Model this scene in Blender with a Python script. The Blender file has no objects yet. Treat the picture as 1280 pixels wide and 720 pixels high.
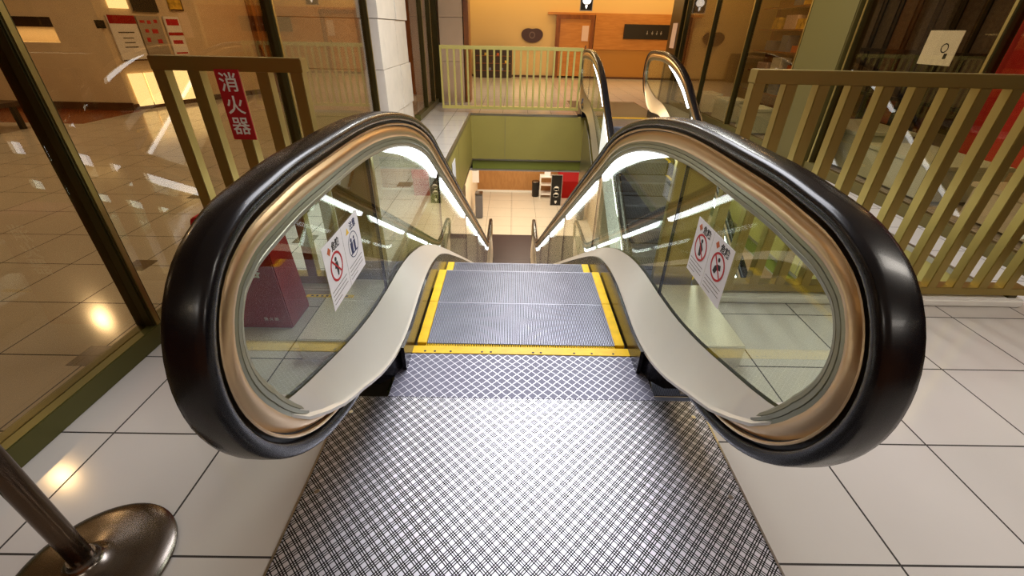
import bpy, math, random
from mathutils import Vector, Matrix
random.seed(7)
sc = bpy.context.scene
COL = sc.collection
PI = math.pi

# ------------------------------------------------------------------ materials
def lin(c):
    return tuple(((v/255)/12.92 if v/255 <= .04045 else ((v/255+.055)/1.055)**2.4) for v in c)
def newmat(name):
    m = bpy.data.materials.new(name); m.use_nodes = True
    nt = m.node_tree
    return m, nt, nt.nodes, nt.links, nt.nodes.get('Principled BSDF')
def pmat(name, rgb, rough=.5, metal=0., emit=None, es=0., bump=0., bscale=40., var=0., vscale=3., coat=0., spec=None, stretch=None):
    m, nt, N, L, b = newmat(name)
    c = lin(rgb)
    b.inputs['Base Color'].default_value = (*c, 1)
    b.inputs['Roughness'].default_value = rough
    b.inputs['Metallic'].default_value = metal
    if coat: b.inputs['Coat Weight'].default_value = coat; b.inputs['Coat Roughness'].default_value = .05
    if spec is not None: b.inputs['Specular IOR Level'].default_value = spec
    if emit:
        b.inputs['Emission Color'].default_value = (*lin(emit), 1); b.inputs['Emission Strength'].default_value = es
    if bump or var:
        tc = N.new('ShaderNodeTexCoord'); mp = N.new('ShaderNodeMapping'); L.new(tc.outputs['Object'], mp.inputs['Vector'])
        if stretch: mp.inputs['Scale'].default_value = stretch
    if var:
        n = N.new('ShaderNodeTexNoise'); n.inputs['Scale'].default_value = vscale; n.inputs['Detail'].default_value = 5
        L.new(mp.outputs[0], n.inputs['Vector'])
        r = N.new('ShaderNodeMapRange'); r.inputs[1].default_value = .3; r.inputs[2].default_value = .7
        r.inputs[3].default_value = 1-var; r.inputs[4].default_value = 1+var; L.new(n.outputs['Fac'], r.inputs[0])
        mx = N.new('ShaderNodeVectorMath'); mx.operation = 'SCALE'; mx.inputs[0].default_value = c
        L.new(r.outputs[0], mx.inputs['Scale']); L.new(mx.outputs[0], b.inputs['Base Color'])
    if bump:
        n2 = N.new('ShaderNodeTexNoise'); n2.inputs['Scale'].default_value = bscale; n2.inputs['Detail'].default_value = 3
        L.new(mp.outputs[0], n2.inputs['Vector'])
        bp = N.new('ShaderNodeBump'); bp.inputs['Strength'].default_value = bump; bp.inputs['Distance'].default_value = .01
        L.new(n2.outputs['Fac'], bp.inputs['Height']); L.new(bp.outputs[0], b.inputs['Normal'])
    return m
def M_(N, L, op, a, b=None, c=None, clamp=False):
    n = N.new('ShaderNodeMath'); n.operation = op; n.use_clamp = clamp
    for i, v in enumerate((a, b, c)):
        if v is None: continue
        if isinstance(v, (int, float)): n.inputs[i].default_value = v
        else: L.new(v, n.inputs[i])
    return n.outputs[0]
def glassmat(name, tint, refl=1.0, ior=1.45):
    m, nt, N, L, b = newmat(name); N.remove(b)
    out = N['Material Output']
    t = N.new('ShaderNodeBsdfTransparent'); t.inputs[0].default_value = (*lin(tint), 1)
    g = N.new('ShaderNodeBsdfGlossy'); g.inputs['Roughness'].default_value = .0
    g.inputs[0].default_value = (refl, refl, refl, 1)
    # Schlick reflectance of one face, the same from both sides (a thin pane does not refract)
    ge = N.new('ShaderNodeNewGeometry'); dt = N.new('ShaderNodeVectorMath'); dt.operation = 'DOT_PRODUCT'
    L.new(ge.outputs['Normal'], dt.inputs[0]); L.new(ge.outputs['Incoming'], dt.inputs[1])
    c = M_(N, L, 'ABSOLUTE', dt.outputs['Value']); k = M_(N, L, 'POWER', M_(N, L, 'SUBTRACT', 1., c, clamp=True), 5.)
    fr = M_(N, L, 'ADD', M_(N, L, 'MULTIPLY', k, .96), .04)
    mx = N.new('ShaderNodeMixShader'); L.new(fr, mx.inputs[0]); L.new(t.outputs[0], mx.inputs[1]); L.new(g.outputs[0], mx.inputs[2])
    L.new(mx.outputs[0], out.inputs[0]); return m
def tilemat(name, rgb, tile, x0, y0, gap=.006, rough=.12, gap_rgb=(45, 40, 36), var=.05):
    m, nt, N, L, b = newmat(name)
    g = N.new('ShaderNodeNewGeometry'); s = N.new('ShaderNodeSeparateXYZ'); L.new(g.outputs['Position'], s.inputs[0])
    def line(o, off):
        f = M_(N, L, 'FRACT', M_(N, L, 'DIVIDE', M_(N, L, 'SUBTRACT', o, off-50*tile), tile))
        d = M_(N, L, 'ABSOLUTE', M_(N, L, 'SUBTRACT', f, .5))
        return M_(N, L, 'GREATER_THAN', d, .5-gap/tile/2)
    sx = M_(N, L, 'ADD', s.outputs[0], M_(N, L, 'MULTIPLY', M_(N, L, 'LESS_THAN', s.outputs[0], 0.), .0305))
    ln = M_(N, L, 'MAXIMUM', line(sx, x0), line(s.outputs[1], y0))
    def cell(o, off): return M_(N, L, 'FLOOR', M_(N, L, 'DIVIDE', M_(N, L, 'SUBTRACT', o, off-50*tile), tile))
    cb = N.new('ShaderNodeCombineXYZ'); L.new(cell(sx, x0), cb.inputs[0]); L.new(cell(s.outputs[1], y0), cb.inputs[1])
    wn = N.new('ShaderNodeTexWhiteNoise'); L.new(cb.outputs[0], wn.inputs[0])
    nz = N.new('ShaderNodeTexNoise'); nz.inputs['Scale'].default_value = 3; nz.inputs['Detail'].default_value = 6; L.new(g.outputs['Position'], nz.inputs['Vector'])
    k = M_(N, L, 'ADD', M_(N, L, 'MULTIPLY', wn.outputs['Value'], var), M_(N, L, 'MULTIPLY', nz.outputs['Fac'], var*1.6))
    k = M_(N, L, 'ADD', k, 1-var*1.3)
    vm = N.new('ShaderNodeVectorMath'); vm.operation = 'SCALE'; vm.inputs[0].default_value = lin(rgb); L.new(k, vm.inputs['Scale'])
    mx = N.new('ShaderNodeMix'); mx.data_type = 'RGBA'; L.new(ln, mx.inputs[0]); L.new(vm.outputs[0], mx.inputs[6]); mx.inputs[7].default_value = (*lin(gap_rgb), 1)
    L.new(mx.outputs[2], b.inputs['Base Color'])
    r = M_(N, L, 'ADD', M_(N, L, 'MULTIPLY', ln, .6), rough); L.new(r, b.inputs['Roughness'])
    return m
def platemat(name, thin):
    # engraved diagonal cross-hatch of the steel floor plates
    m, nt, N, L, b = newmat(name)
    g = N.new('ShaderNodeTexCoord'); s = N.new('ShaderNodeSeparateXYZ'); L.new(g.outputs['Object'], s.inputs[0])
    P = .047 if thin else .0475
    a = M_(N, L, 'DIVIDE', M_(N, L, 'ADD', s.outputs[0], M_(N, L, 'MULTIPLY', s.outputs[1], 1.0)), P)
    c = M_(N, L, 'DIVIDE', M_(N, L, 'SUBTRACT', s.outputs[0], M_(N, L, 'MULTIPLY', s.outputs[1], 1.0)), P)
    def grooves(u):
        f = M_(N, L, 'ABSOLUTE', M_(N, L, 'SUBTRACT', M_(N, L, 'FRACT', M_(N, L, 'ADD', u, 50.)), .5))
        if thin: return M_(N, L, 'GREATER_THAN', f, .045)
        h = .052
        g0 = M_(N, L, 'LESS_THAN', f, h)
        g1 = M_(N, L, 'LESS_THAN', M_(N, L, 'ABSOLUTE', M_(N, L, 'SUBTRACT', f, .22)), h)
        return M_(N, L, 'MAXIMUM', g0, g1)
    if thin: d = M_(N, L, 'MINIMUM', grooves(a), grooves(c))
    else: d = M_(N, L, 'MAXIMUM', grooves(a), grooves(c))
    nz = N.new('ShaderNodeTexNoise'); nz.inputs['Scale'].default_value = 5; nz.inputs['Detail'].default_value = 5; L.new(g.outputs['Object'], nz.inputs['Vector'])
    mx = N.new('ShaderNodeMix'); mx.data_type = 'RGBA'; L.new(d, mx.inputs[0])
    mx.inputs[6].default_value = (*lin((214, 214, 222)), 1)
    mx.inputs[7].default_value = (*lin((112, 112, 128) if thin else (12, 12, 14)), 1)
    L.new(mx.outputs[2], b.inputs['Base Color'])
    L.new(M_(N, L, 'SUBTRACT', .75, M_(N, L, 'MULTIPLY', d, .35 if thin else .75)), b.inputs['Metallic'])
    r = M_(N, L, 'ADD', M_(N, L, 'MULTIPLY', nz.outputs['Fac'], .08), .33)
    L.new(M_(N, L, 'ADD', r, M_(N, L, 'MULTIPLY', d, .18)), b.inputs['Roughness'])
    if not thin: L.new(M_(N, L, 'SUBTRACT', .5, M_(N, L, 'MULTIPLY', d, .35)), b.inputs['Specular IOR Level'])
    return m
def stripemat(name, base, dark, pitch, axis=0, duty=.5, rough=.5):
    m, nt, N, L, b = newmat(name)
    g = N.new('ShaderNodeTexCoord'); s = N.new('ShaderNodeSeparateXYZ'); L.new(g.outputs['Object'], s.inputs[0])
    f = M_(N, L, 'FRACT', M_(N, L, 'DIVIDE', M_(N, L, 'ADD', s.outputs[axis], 50.), pitch))
    d = M_(N, L, 'GREATER_THAN', f, duty)
    mx = N.new('ShaderNodeMix'); mx.data_type = 'RGBA'; L.new(d, mx.inputs[0])
    mx.inputs[6].default_value = (*lin(base), 1); mx.inputs[7].default_value = (*lin(dark), 1)
    L.new(mx.outputs[2], b.inputs['Base Color']); b.inputs['Roughness'].default_value = rough
    return m
def woodmat(name, c1, c2, rough=.35, scale=(2, 2, .5), coat=0.):
    m, nt, N, L, b = newmat(name)
    tc = N.new('ShaderNodeTexCoord'); mp = N.new('ShaderNodeMapping'); mp.inputs['Scale'].default_value = scale
    L.new(tc.outputs['Object'], mp.inputs[0])
    n = N.new('ShaderNodeTexNoise'); n.inputs['Scale'].default_value = 6; n.inputs['Detail'].default_value = 8; n.inputs['Distortion'].default_value = .6
    L.new(mp.outputs[0], n.inputs['Vector'])
    cr = N.new('ShaderNodeValToRGB'); cr.color_ramp.elements[0].color = (*lin(c1), 1); cr.color_ramp.elements[1].color = (*lin(c2), 1)
    cr.color_ramp.elements[0].position = .35; cr.color_ramp.elements[1].position = .65
    L.new(n.outputs['Fac'], cr.inputs[0]); L.new(cr.outputs[0], b.inputs['Base Color']); b.inputs['Roughness'].default_value = rough
    if coat: b.inputs['Coat Weight'].default_value = coat
    return m

T = .4653
M = dict(
 tile=tilemat('floor_tile', (200, 194, 188), T, 1.177, .71, gap=.007, rough=.13),
 tile_low=tilemat('lower_floor_tile', (205, 196, 180), .9, 0, 0, gap=.008, rough=.2),
 plate=platemat('hatched_plate', False), plate2=platemat('hatched_plate_fine', True),
 rubber=pmat('handrail_rubber', (8, 7, 13), .27, spec=.42, coat=.1),
 dark=pmat('dark_recess', (16, 14, 12), .5),
 champ=pmat('champagne_metal', (210, 182, 144), .30, 1., bump=.04, bscale=90, stretch=(1, .05, 1)),
 satin=pmat('satin_steel', (200, 194, 176), .27, 1., bump=.03, bscale=120),
 frame=pmat('grey_green_frame', (150, 150, 130), .34, .85),
 deck=pmat('deck_steel', (234, 230, 220), .42, .75, var=.03),
 outdeck=pmat('outer_deck_steel', (186, 176, 150), .38, .8),
 skirt=pmat('skirt_dark', (34, 33, 40), .22, .3),
 alu=pmat('step_aluminium', (158, 160, 174), .38, .8, var=.1, vscale=8),
 gro=pmat('step_groove', (20, 20, 24), .6),
 yellow=pmat('safety_yellow', (246, 200, 22), .35, var=.10, vscale=20),
 olive=pmat('olive_gold_paint', (170, 148, 84), .32, .9),
 olive_d=pmat('dark_olive_metal', (70, 62, 30), .3, .7),
 olive_far=pmat('pale_olive_paint', (200, 188, 108), .35, .3),
 olive_w=pmat('olive_panel', (168, 154, 80), .42, .1, var=.03),
 greenp=pmat('green_pilaster', (86, 74, 24), .6, .0),
 framedark=pmat('dark_window_sill', (88, 84, 38), .35, .5),
 white=pmat('white_paint', (236, 234, 228), .45), paper=pmat('paper', (240, 238, 240), .6),
 stone=pmat('pale_stone', (222, 214, 202), .5, var=.05, vscale=6),
 cream=pmat('cream_wall', (222, 202, 174), .6, var=.04),
 black=pmat('black_satin', (14, 13, 13), .35), brown=pmat('brown_baseboard', (84, 50, 26), .4),
 rust=woodmat('rust_wood_floor', (120, 58, 22), (150, 76, 30), .25),
 red=pmat('red_paint', (176, 22, 30), .35), darkred=pmat('deep_red_lacquer', (158, 12, 6), .5, spec=.25),
 navy=pmat('print_navy', (40, 48, 92), .6), redink=pmat('red_ink', (190, 26, 34), .6), ink=pmat('black_ink', (18, 16, 20), .6),
 strip=pmat('handrail_light', (255, 255, 255), .5, emit=(246, 250, 255), es=5.),
 lamp=pmat('lamp_diffuser', (255, 255, 255), .5, emit=(255, 246, 230), es=6.),
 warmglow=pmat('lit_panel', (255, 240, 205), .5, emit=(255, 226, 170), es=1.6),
 screenglow=pmat('lit_sign', (255, 255, 255), .5, emit=(255, 255, 255), es=1.4),
 wood=woodmat('orange_wood', (188, 122, 56), (204, 140, 70), .3, (.4, .4, 3)),
 wood_d=woodmat('brown_wood', (120, 66, 22), (146, 84, 30), .35, (2, 2, .4)),
 curtain=stripemat('curtain', (150, 92, 40), (96, 52, 22), .22, 0, .55),
 ceil=pmat('ceiling_white', (214, 204, 188), .8), steel=pmat('stanchion_steel', (128, 120, 112), .24, 1., var=.05),
 polish=pmat('polished_steel', (205, 205, 210), .18, 1.), truss=pmat('truss_cladding', (168, 160, 140), .3, .9),
 mint=pmat('mint_box', (206, 220, 212), .5), darkplate=pmat('dark_landing_plate', (62, 52, 56), .4, .4),
 gold=pmat('gold_wall', (224, 192, 132), .5), tray=pmat('dark_goods', (60, 40, 28), .5),
 orange=pmat('orange_item', (196, 92, 36), .5), bluegrey=pmat('bluegrey_print', (116, 124, 150), .5),
 yellowpic=pmat('yellow_picture', (220, 180, 60), .5, var=.5, vscale=12), pink=pmat('pink_paper', (226, 196, 184), .6),
 slate=pmat('grey_slat', (98, 88, 78), .6, var=.25, vscale=25), banner=pmat('red_banner_cloth', (190, 24, 26), .6),
 bin=pmat('grey_bin', (120, 120, 128), .35, .5), greyframe=pmat('grey_sign_frame', (176, 172, 168), .4, .5),
 pane_glow=pmat('painted_pane_glow', (238, 240, 236), .4, emit=(240, 246, 240), es=.55),  # emission paints brightness into the rear escalator's glass
 glass=glassmat('balustrade_glass', (236, 242, 232)), shopglass=glassmat('shop_glass', (232, 224, 206)),
 greenfloor=pmat('far_wall_green', (128, 132, 50), .5), lowbrown=woodmat('lower_brown_wall', (164, 116, 66), (176, 128, 76), .4),
 insert=pmat('tile_insert', (104, 92, 76), .25),
)

# ------------------------------------------------------------------ mesh helpers
class MB:
    def __init__(s): s.v = []; s.f = []; s.mi = []; s.cur = 0
    def add(s, vs, fs):
        o = len(s.v); s.v += [tuple(v) for v in vs]; s.f += [tuple(i+o for i in f) for f in fs]; s.mi += [s.cur]*len(fs); return s
    def mat(s, i): s.cur = i; return s
    def box(s, x0, x1, y0, y1, z0, z1):
        v = [(x, y, z) for z in (z0, z1) for y in (y0, y1) for x in (x0, x1)]
        return s.add(v, [(0, 2, 3, 1), (4, 5, 7, 6), (0, 1, 5, 4), (2, 6, 7, 3), (0, 4, 6, 2), (1, 3, 7, 5)])
    def prism(s, pts, lo, hi, axis='z'):
        # polygon extruded along an axis; pts are the two other coordinates in order
        n = len(pts)
        def P(p, h):
            return {'z': (p[0], p[1], h), 'x': (h, p[0], p[1]), 'y': (p[0], h, p[1])}[axis]
        v = [P(p, lo) for p in pts]+[P(p, hi) for p in pts]
        return s.add(v, [tuple(range(n))[::-1], tuple(range(n, 2*n))]+[(i, (i+1) % n, n+(i+1) % n, n+i) for i in range(n)])
    def loft(s, rings, cap=True, closed=True):
        n = len(rings[0]); v = [p for r in rings for p in r]; f = []
        for i in range(len(rings)-1):
            for j in range(n if closed else n-1):
                k = (j+1) % n; f.append((i*n+j, i*n+k, (i+1)*n+k, (i+1)*n+j))
        if cap and closed: f += [tuple(range(n))[::-1], tuple((len(rings)-1)*n+j for j in range(n))]
        return s.add(v, f)
    def cyl(s, cx, cy, z0, z1, r, r2=None, n=24):
        r2 = r if r2 is None else r2
        return s.loft([[(cx+q*math.cos(2*PI*i/n), cy+q*math.sin(2*PI*i/n), z) for i in range(n)] for q, z in ((r, z0), (r2, z1))])
    def lathe(s, cx, cy, prof, n=48):
        return s.loft([[(cx+q*math.cos(2*PI*i/n), cy+q*math.sin(2*PI*i/n), z) for i in range(n)] for q, z in prof])
    def build(s, name, mats, parent=None, smooth=False, bevel=0.):
        me = bpy.data.meshes.new(name); me.from_pydata(s.v, [], s.f)
        mats = mats if isinstance(mats, (list, tuple)) else [mats]
        for m in mats: me.materials.append(m)
        me.polygons.foreach_set('material_index', s.mi)
        import bmesh
        b = bmesh.new(); b.from_mesh(me); bmesh.ops.recalc_face_normals(b, faces=b.faces)
        if bevel: bmesh.ops.bevel(b, geom=b.edges[:], offset=bevel, segments=2, affect='EDGES', clamp_overlap=True)
        b.to_mesh(me); b.free()
        if smooth:
            me.shade_smooth()
            me.set_sharp_from_angle(angle=math.radians(40))
        o = bpy.data.objects.new(name, me); COL.objects.link(o)
        if parent: o.parent = parent
        return o
def empty(name, loc=(0, 0, 0), parent=None):
    o = bpy.data.objects.new(name, None); o.empty_display_size = .2; COL.objects.link(o); o.location = loc
    if parent: o.parent = parent
    return o
def tag(o, label, cat, group=None, kind=None):
    o['label'] = label; o['category'] = cat
    if group: o['group'] = group
    if kind: o['kind'] = kind
    return o
def struct(o, label=None, cat=None):
    o['kind'] = 'structure'
    if label: o['label'] = label
    if cat: o['category'] = cat
    return o
def bx(name, mat, x0, x1, y0, y1, z0, z1, parent=None, bevel=0.):
    return MB().box(x0, x1, y0, y1, z0, z1).build(name, mat, parent, bevel=bevel)
def text(name, body, size, mat, parent, origin, xdir, ydir, depth=.0006, bold=0., align='CENTER'):
    cu = bpy.data.curves.new(name, 'FONT'); cu.body = body; cu.size = size; cu.extrude = depth; cu.offset = bold
    cu.align_x = align; cu.align_y = 'CENTER'; cu.resolution_u = 3
    t = bpy.data.objects.new(name, cu); COL.objects.link(t)
    dg = bpy.context.evaluated_depsgraph_get(); dg.update()
    me = bpy.data.meshes.new_from_object(t.evaluated_get(dg)); bpy.data.objects.remove(t)
    X = Vector(xdir).normalized(); Y = Vector(ydir).normalized(); Z = X.cross(Y)
    R = Matrix((X, Y, Z)).transposed().to_4x4(); me.transform(Matrix.Translation(Vector(origin)) @ R)
    me.materials.clear(); me.materials.append(mat); me.name = name
    o = bpy.data.objects.new(name, me); COL.objects.link(o); o.parent = parent
    return o
def poly_on(mb, pts, origin, X, Y, h=.0006):
    # flat outline with a hair of thickness, laid in the plane origin/X/Y
    O = Vector(origin); X = Vector(X); Y = Vector(Y); Z = X.cross(Y)
    n = len(pts); v = [O+X*a+Y*b for a, b in pts]+[O+X*a+Y*b+Z*h for a, b in pts]
    mb.add(v, [tuple(range(n))[::-1], tuple(range(n, 2*n))]+[(i, (i+1) % n, n+(i+1) % n, n+i) for i in range(n)])
def ring_on(mb, r0, r1, c, origin, X, Y, h=.0006, n=32):
    O = Vector(origin); X = Vector(X); Y = Vector(Y); Z = X.cross(Y)
    rings = []
    for i in range(n+1):
        a = 2*PI*i/n; e = X*math.cos(a)+Y*math.sin(a); q = O+X*c[0]+Y*c[1]
        rings.append([q+e*r0, q+e*r1, q+e*r1+Z*h, q+e*r0+Z*h])
    mb.loft(rings, cap=False)
def copy_tree(o, parent=None):
    c = o.copy(); COL.objects.link(c)
    if parent: c.parent = parent
    for ch in o.children: copy_tree(ch, c)
    return c

# ------------------------------------------------------------------ escalator
W = .66
LOOP = [(1.50, .205), (1.25, .22), (1.01, .28), (.85, .355), (.70, .485), (.616, .62), (.582, .76), (.598, .887), (.647, .98),
        (.705, 1.038), (.80, 1.085), (1.0, 1.118), (1.335, 1.13), (1.81, 1.12), (2.28, 1.055), (2.65, .965), (3.02, .83), (3.5, .56)]
LOW = [(11.845-.0, -3.52)]+[(13.18-y, z-4.65) for y, z in LOOP[11::-1]]
CTRL = LOOP+[(y, .56-.5774*(y-3.5)) for y in (5, 7, 9, 10.0)]+[(10.4, -3.405), (10.8, -3.505), (11.25, -3.53)]+LOW
def catmull(P, step=.03):
    out = []
    P = [P[0]]+P+[P[-1]]
    for i in range(1, len(P)-2):
        p0, p1, p2, p3 = map(Vector, P[i-1:i+3])
        L = (p2-p1).length; n = max(1, int(L/step)) if L < .6 else max(1, int(L/.25))
        # centripetal-ish tangents
        def tan(a, b, c):
            d1 = (b-a).length; d2 = (c-b).length
            if d1 < 1e-6: return (c-b)
            if d2 < 1e-6: return (b-a)
            return ((b-a)/d1*d2+(c-b)/d2*d1)/(d1+d2)
        m1 = tan(p0, p1, p2); m2 = tan(p1, p2, p3)
        m1 = m1.normalized()*L if m1.length else m1; m2 = m2.normalized()*L if m2.length else m2
        for k in range(n):
            t = k/n; out.append((2*t**3-3*t**2+1)*p1+(t**3-2*t**2+t)*m1+(-2*t**3+3*t**2)*p2+(t**3-t**2)*m2)
    out.append(Vector(P[-1])); return out
PATH = catmull(CTRL)
def normals(P):
    ns = []
    for i in range(len(P)):
        t = (P[min(i+1, len(P)-1)]-P[max(i-1, 0)]).normalized(); ns.append(Vector((-t[1], t[0])))
    return ns
NRM = normals(PATH)
OFF = lambda d: [p+n*d for p, n in zip(PATH, NRM)]
def sweep(section, i0, i1, xc, flip=1, thin=None):
    mb = MB(); rings = []
    for i in range(i0, i1):
        p, n = PATH[i], NRM[i]
        # towards its lower ends the frame gets shallower and slips under the deck
        t = 0.
        if thin is not None:
            for y, z in ((p[0], p[1]), (13.18-p[0], p[1]+4.65)):
                if z < .56 and y < 1.6: t = max(t, min(1., max(0., (y-.64)/.28)))
        q = lambda d: d if not thin else -.058+(d+.058)*(1-thin*t)
        rings.append([(xc+flip*x, p[0]+n[0]*q(d), p[1]+n[1]*q(d)) for x, d in section])
    return mb.loft(rings)
NP = len(PATH)
iA = next(i for i, p in enumerate(PATH) if p[0] < 1.12); iB = NP-iA
# deck profile: y, inner x, inner z, glass z
DECK = [(.785, .638, .560, .582), (.80, .632, .535, .576), (.853, .626, .470, .553), (.93, .616, .410, .525), (1.02, .604, .352, .497), (1.15, .590, .295, .457), (1.3, .577, .225, .415),
        (1.49, .571, .160, .374), (1.65, .569, .132, .352), (1.8, .568, .128, .338), (2.0, .568, .142, .322), (2.2, .568, .148, .290),
        (2.4, .568, .130, .238), (2.6, .568, .085, .172), (2.8, .568, .015, .085), (3.1, .568, -.135, -.06)]
nosing = lambda y: -.15-(y-2.98)*.5774
DECK += [(y, .568, nosing(y)+.095, nosing(y)+.17) for y in (4, 6, 8, 9.6)]
DECK += [(10.1, .568, -4.15, -4.08), (10.5, .568, -4.33, -4.27), (10.9, .568, -4.45, -4.37)]
DECK += [(13.18-y, xi, zi-4.65, zg-4.65) for y, xi, zi, zg in DECK[9::-1]]
def lerp_tab(tab, y, k):
    for a, b in zip(tab, tab[1:]):
        if a[0] <= y <= b[0]: return a[k]+(b[k]-a[k])*(y-a[0])/(b[0]-a[0])
    return tab[0][k] if y < tab[0][0] else tab[-1][k]
def fine(tab, step=.06):
    # smooth resampling of the deck table
    out = []
    for i in range(len(tab)-1):
        p0, p1, p2, p3 = tab[max(i-1, 0)], tab[i], tab[i+1], tab[min(i+2, len(tab)-1)]
        n = max(1, int((p2[0]-p1[0])/step)) if p2[0]-p1[0] < .5 else 3
        h = p2[0]-p1[0]
        for k in range(n):
            t = k/n; row = [p1[0]+h*t]
            for q in (1, 2, 3):
                m1 = (p2[q]-p0[q])/(p2[0]-p0[0])*h; m2 = (p3[q]-p1[q])/(p3[0]-p1[0])*h
                row.append((2*t**3-3*t**2+1)*p1[q]+(t**3-2*t**2+t)*m1+(-2*t**3+3*t**2)*p2[q]+(t**3-t**2)*m2)
            out.append(tuple(row))
    return out+[tab[-1]]
FD = fine(DECK)
esc = empty('escalator', (0, 0, 0))
def E_(o):
    return o
def ep(mb, name, mat, **k): return E_(mb.build(name, mat, esc, **k))
def sub(mb, name, mat, par, **k):
    return mb.build(name, mat, par, **k)

hr_sec = [(-.0455, -.020), (-.044, -.010), (-.038, -.003), (-.025, 0), (0, .001), (.025, 0), (.038, -.003), (.044, -.010), (.0455, -.020), (.043, -.031), (.036, -.038),
          (.024, -.040), (.024, -.032), (-.024, -.032), (-.024, -.040), (-.036, -.038), (-.043, -.031)]
off165 = OFF(-.158)
def upper(y, d):
    # height of the slanting / top branch of the offset path at y
    P = OFF(d); best = None
    for a, b in zip(P, P[1:]):
        if min(a[0], b[0]) <= y <= max(a[0], b[0]) and abs(b[0]-a[0]) > 1e-9:
            z = a[1]+(b[1]-a[1])*(y-a[0])/(b[0]-a[0]); best = z if best is None else max(best, z)
    return best
GJ = [1.775, 3.45, 5.35, 7.25, 9.15, 11.405]
def glass_panels(s, xc, par):
    # first (newel) panel, straight panels, last (newel) panel
    def outline_end(lower):
        P = off165
        if not lower:
            pts = [p for p in P[iA-20 if iA > 20 else 0:NP//2] if p[0] <= GJ[0]-.003 and (p[1] > lerp_tab(DECK, p[0], 3)-.03)]
            top = [(p[0], p[1]) for p in pts] + [(GJ[0]-.003, upper(GJ[0]-.003, -.158))]
            bot = [(y, lerp_tab(DECK, y, 3)-.03) for y in [GJ[0]-.003-(GJ[0]-.003-top[0][0])*k/14 for k in range(15)]]
            return top+bot[:-1]
        m = outline_end(False)
        return [(13.18-y, z-4.65) for y, z in m]
    out = []
    for lower in (False, True):
        mb = MB(); mb.prism(outline_end(lower), xc-.006, xc+.006, 'x'); out.append(sub(mb, 'glass_panel', M['glass'], par))
    for a, b in zip(GJ, GJ[1:]):
        n = 14; rings = []
        for k in range(n+1):
            y = a+.003+(b-a-.006)*k/n; zt = upper(y, -.158); zb = lerp_tab(DECK, y, 3)-.03
            rings.append([(xc-.006, y, zb), (xc+.006, y, zb), (xc+.006, y, zt), (xc-.006, y, zt)])
        out.append(sub(MB().loft(rings), 'glass_panel', M['glass'], par))
    for y in GJ:
        zt = upper(y, -.158); zb = lerp_tab(DECK, y, 3)-.02
        sub(MB().box(xc-.0065, xc+.0065, y-.003, y+.003, zb, zt), 'glass_joint', M['dark'], par)
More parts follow.
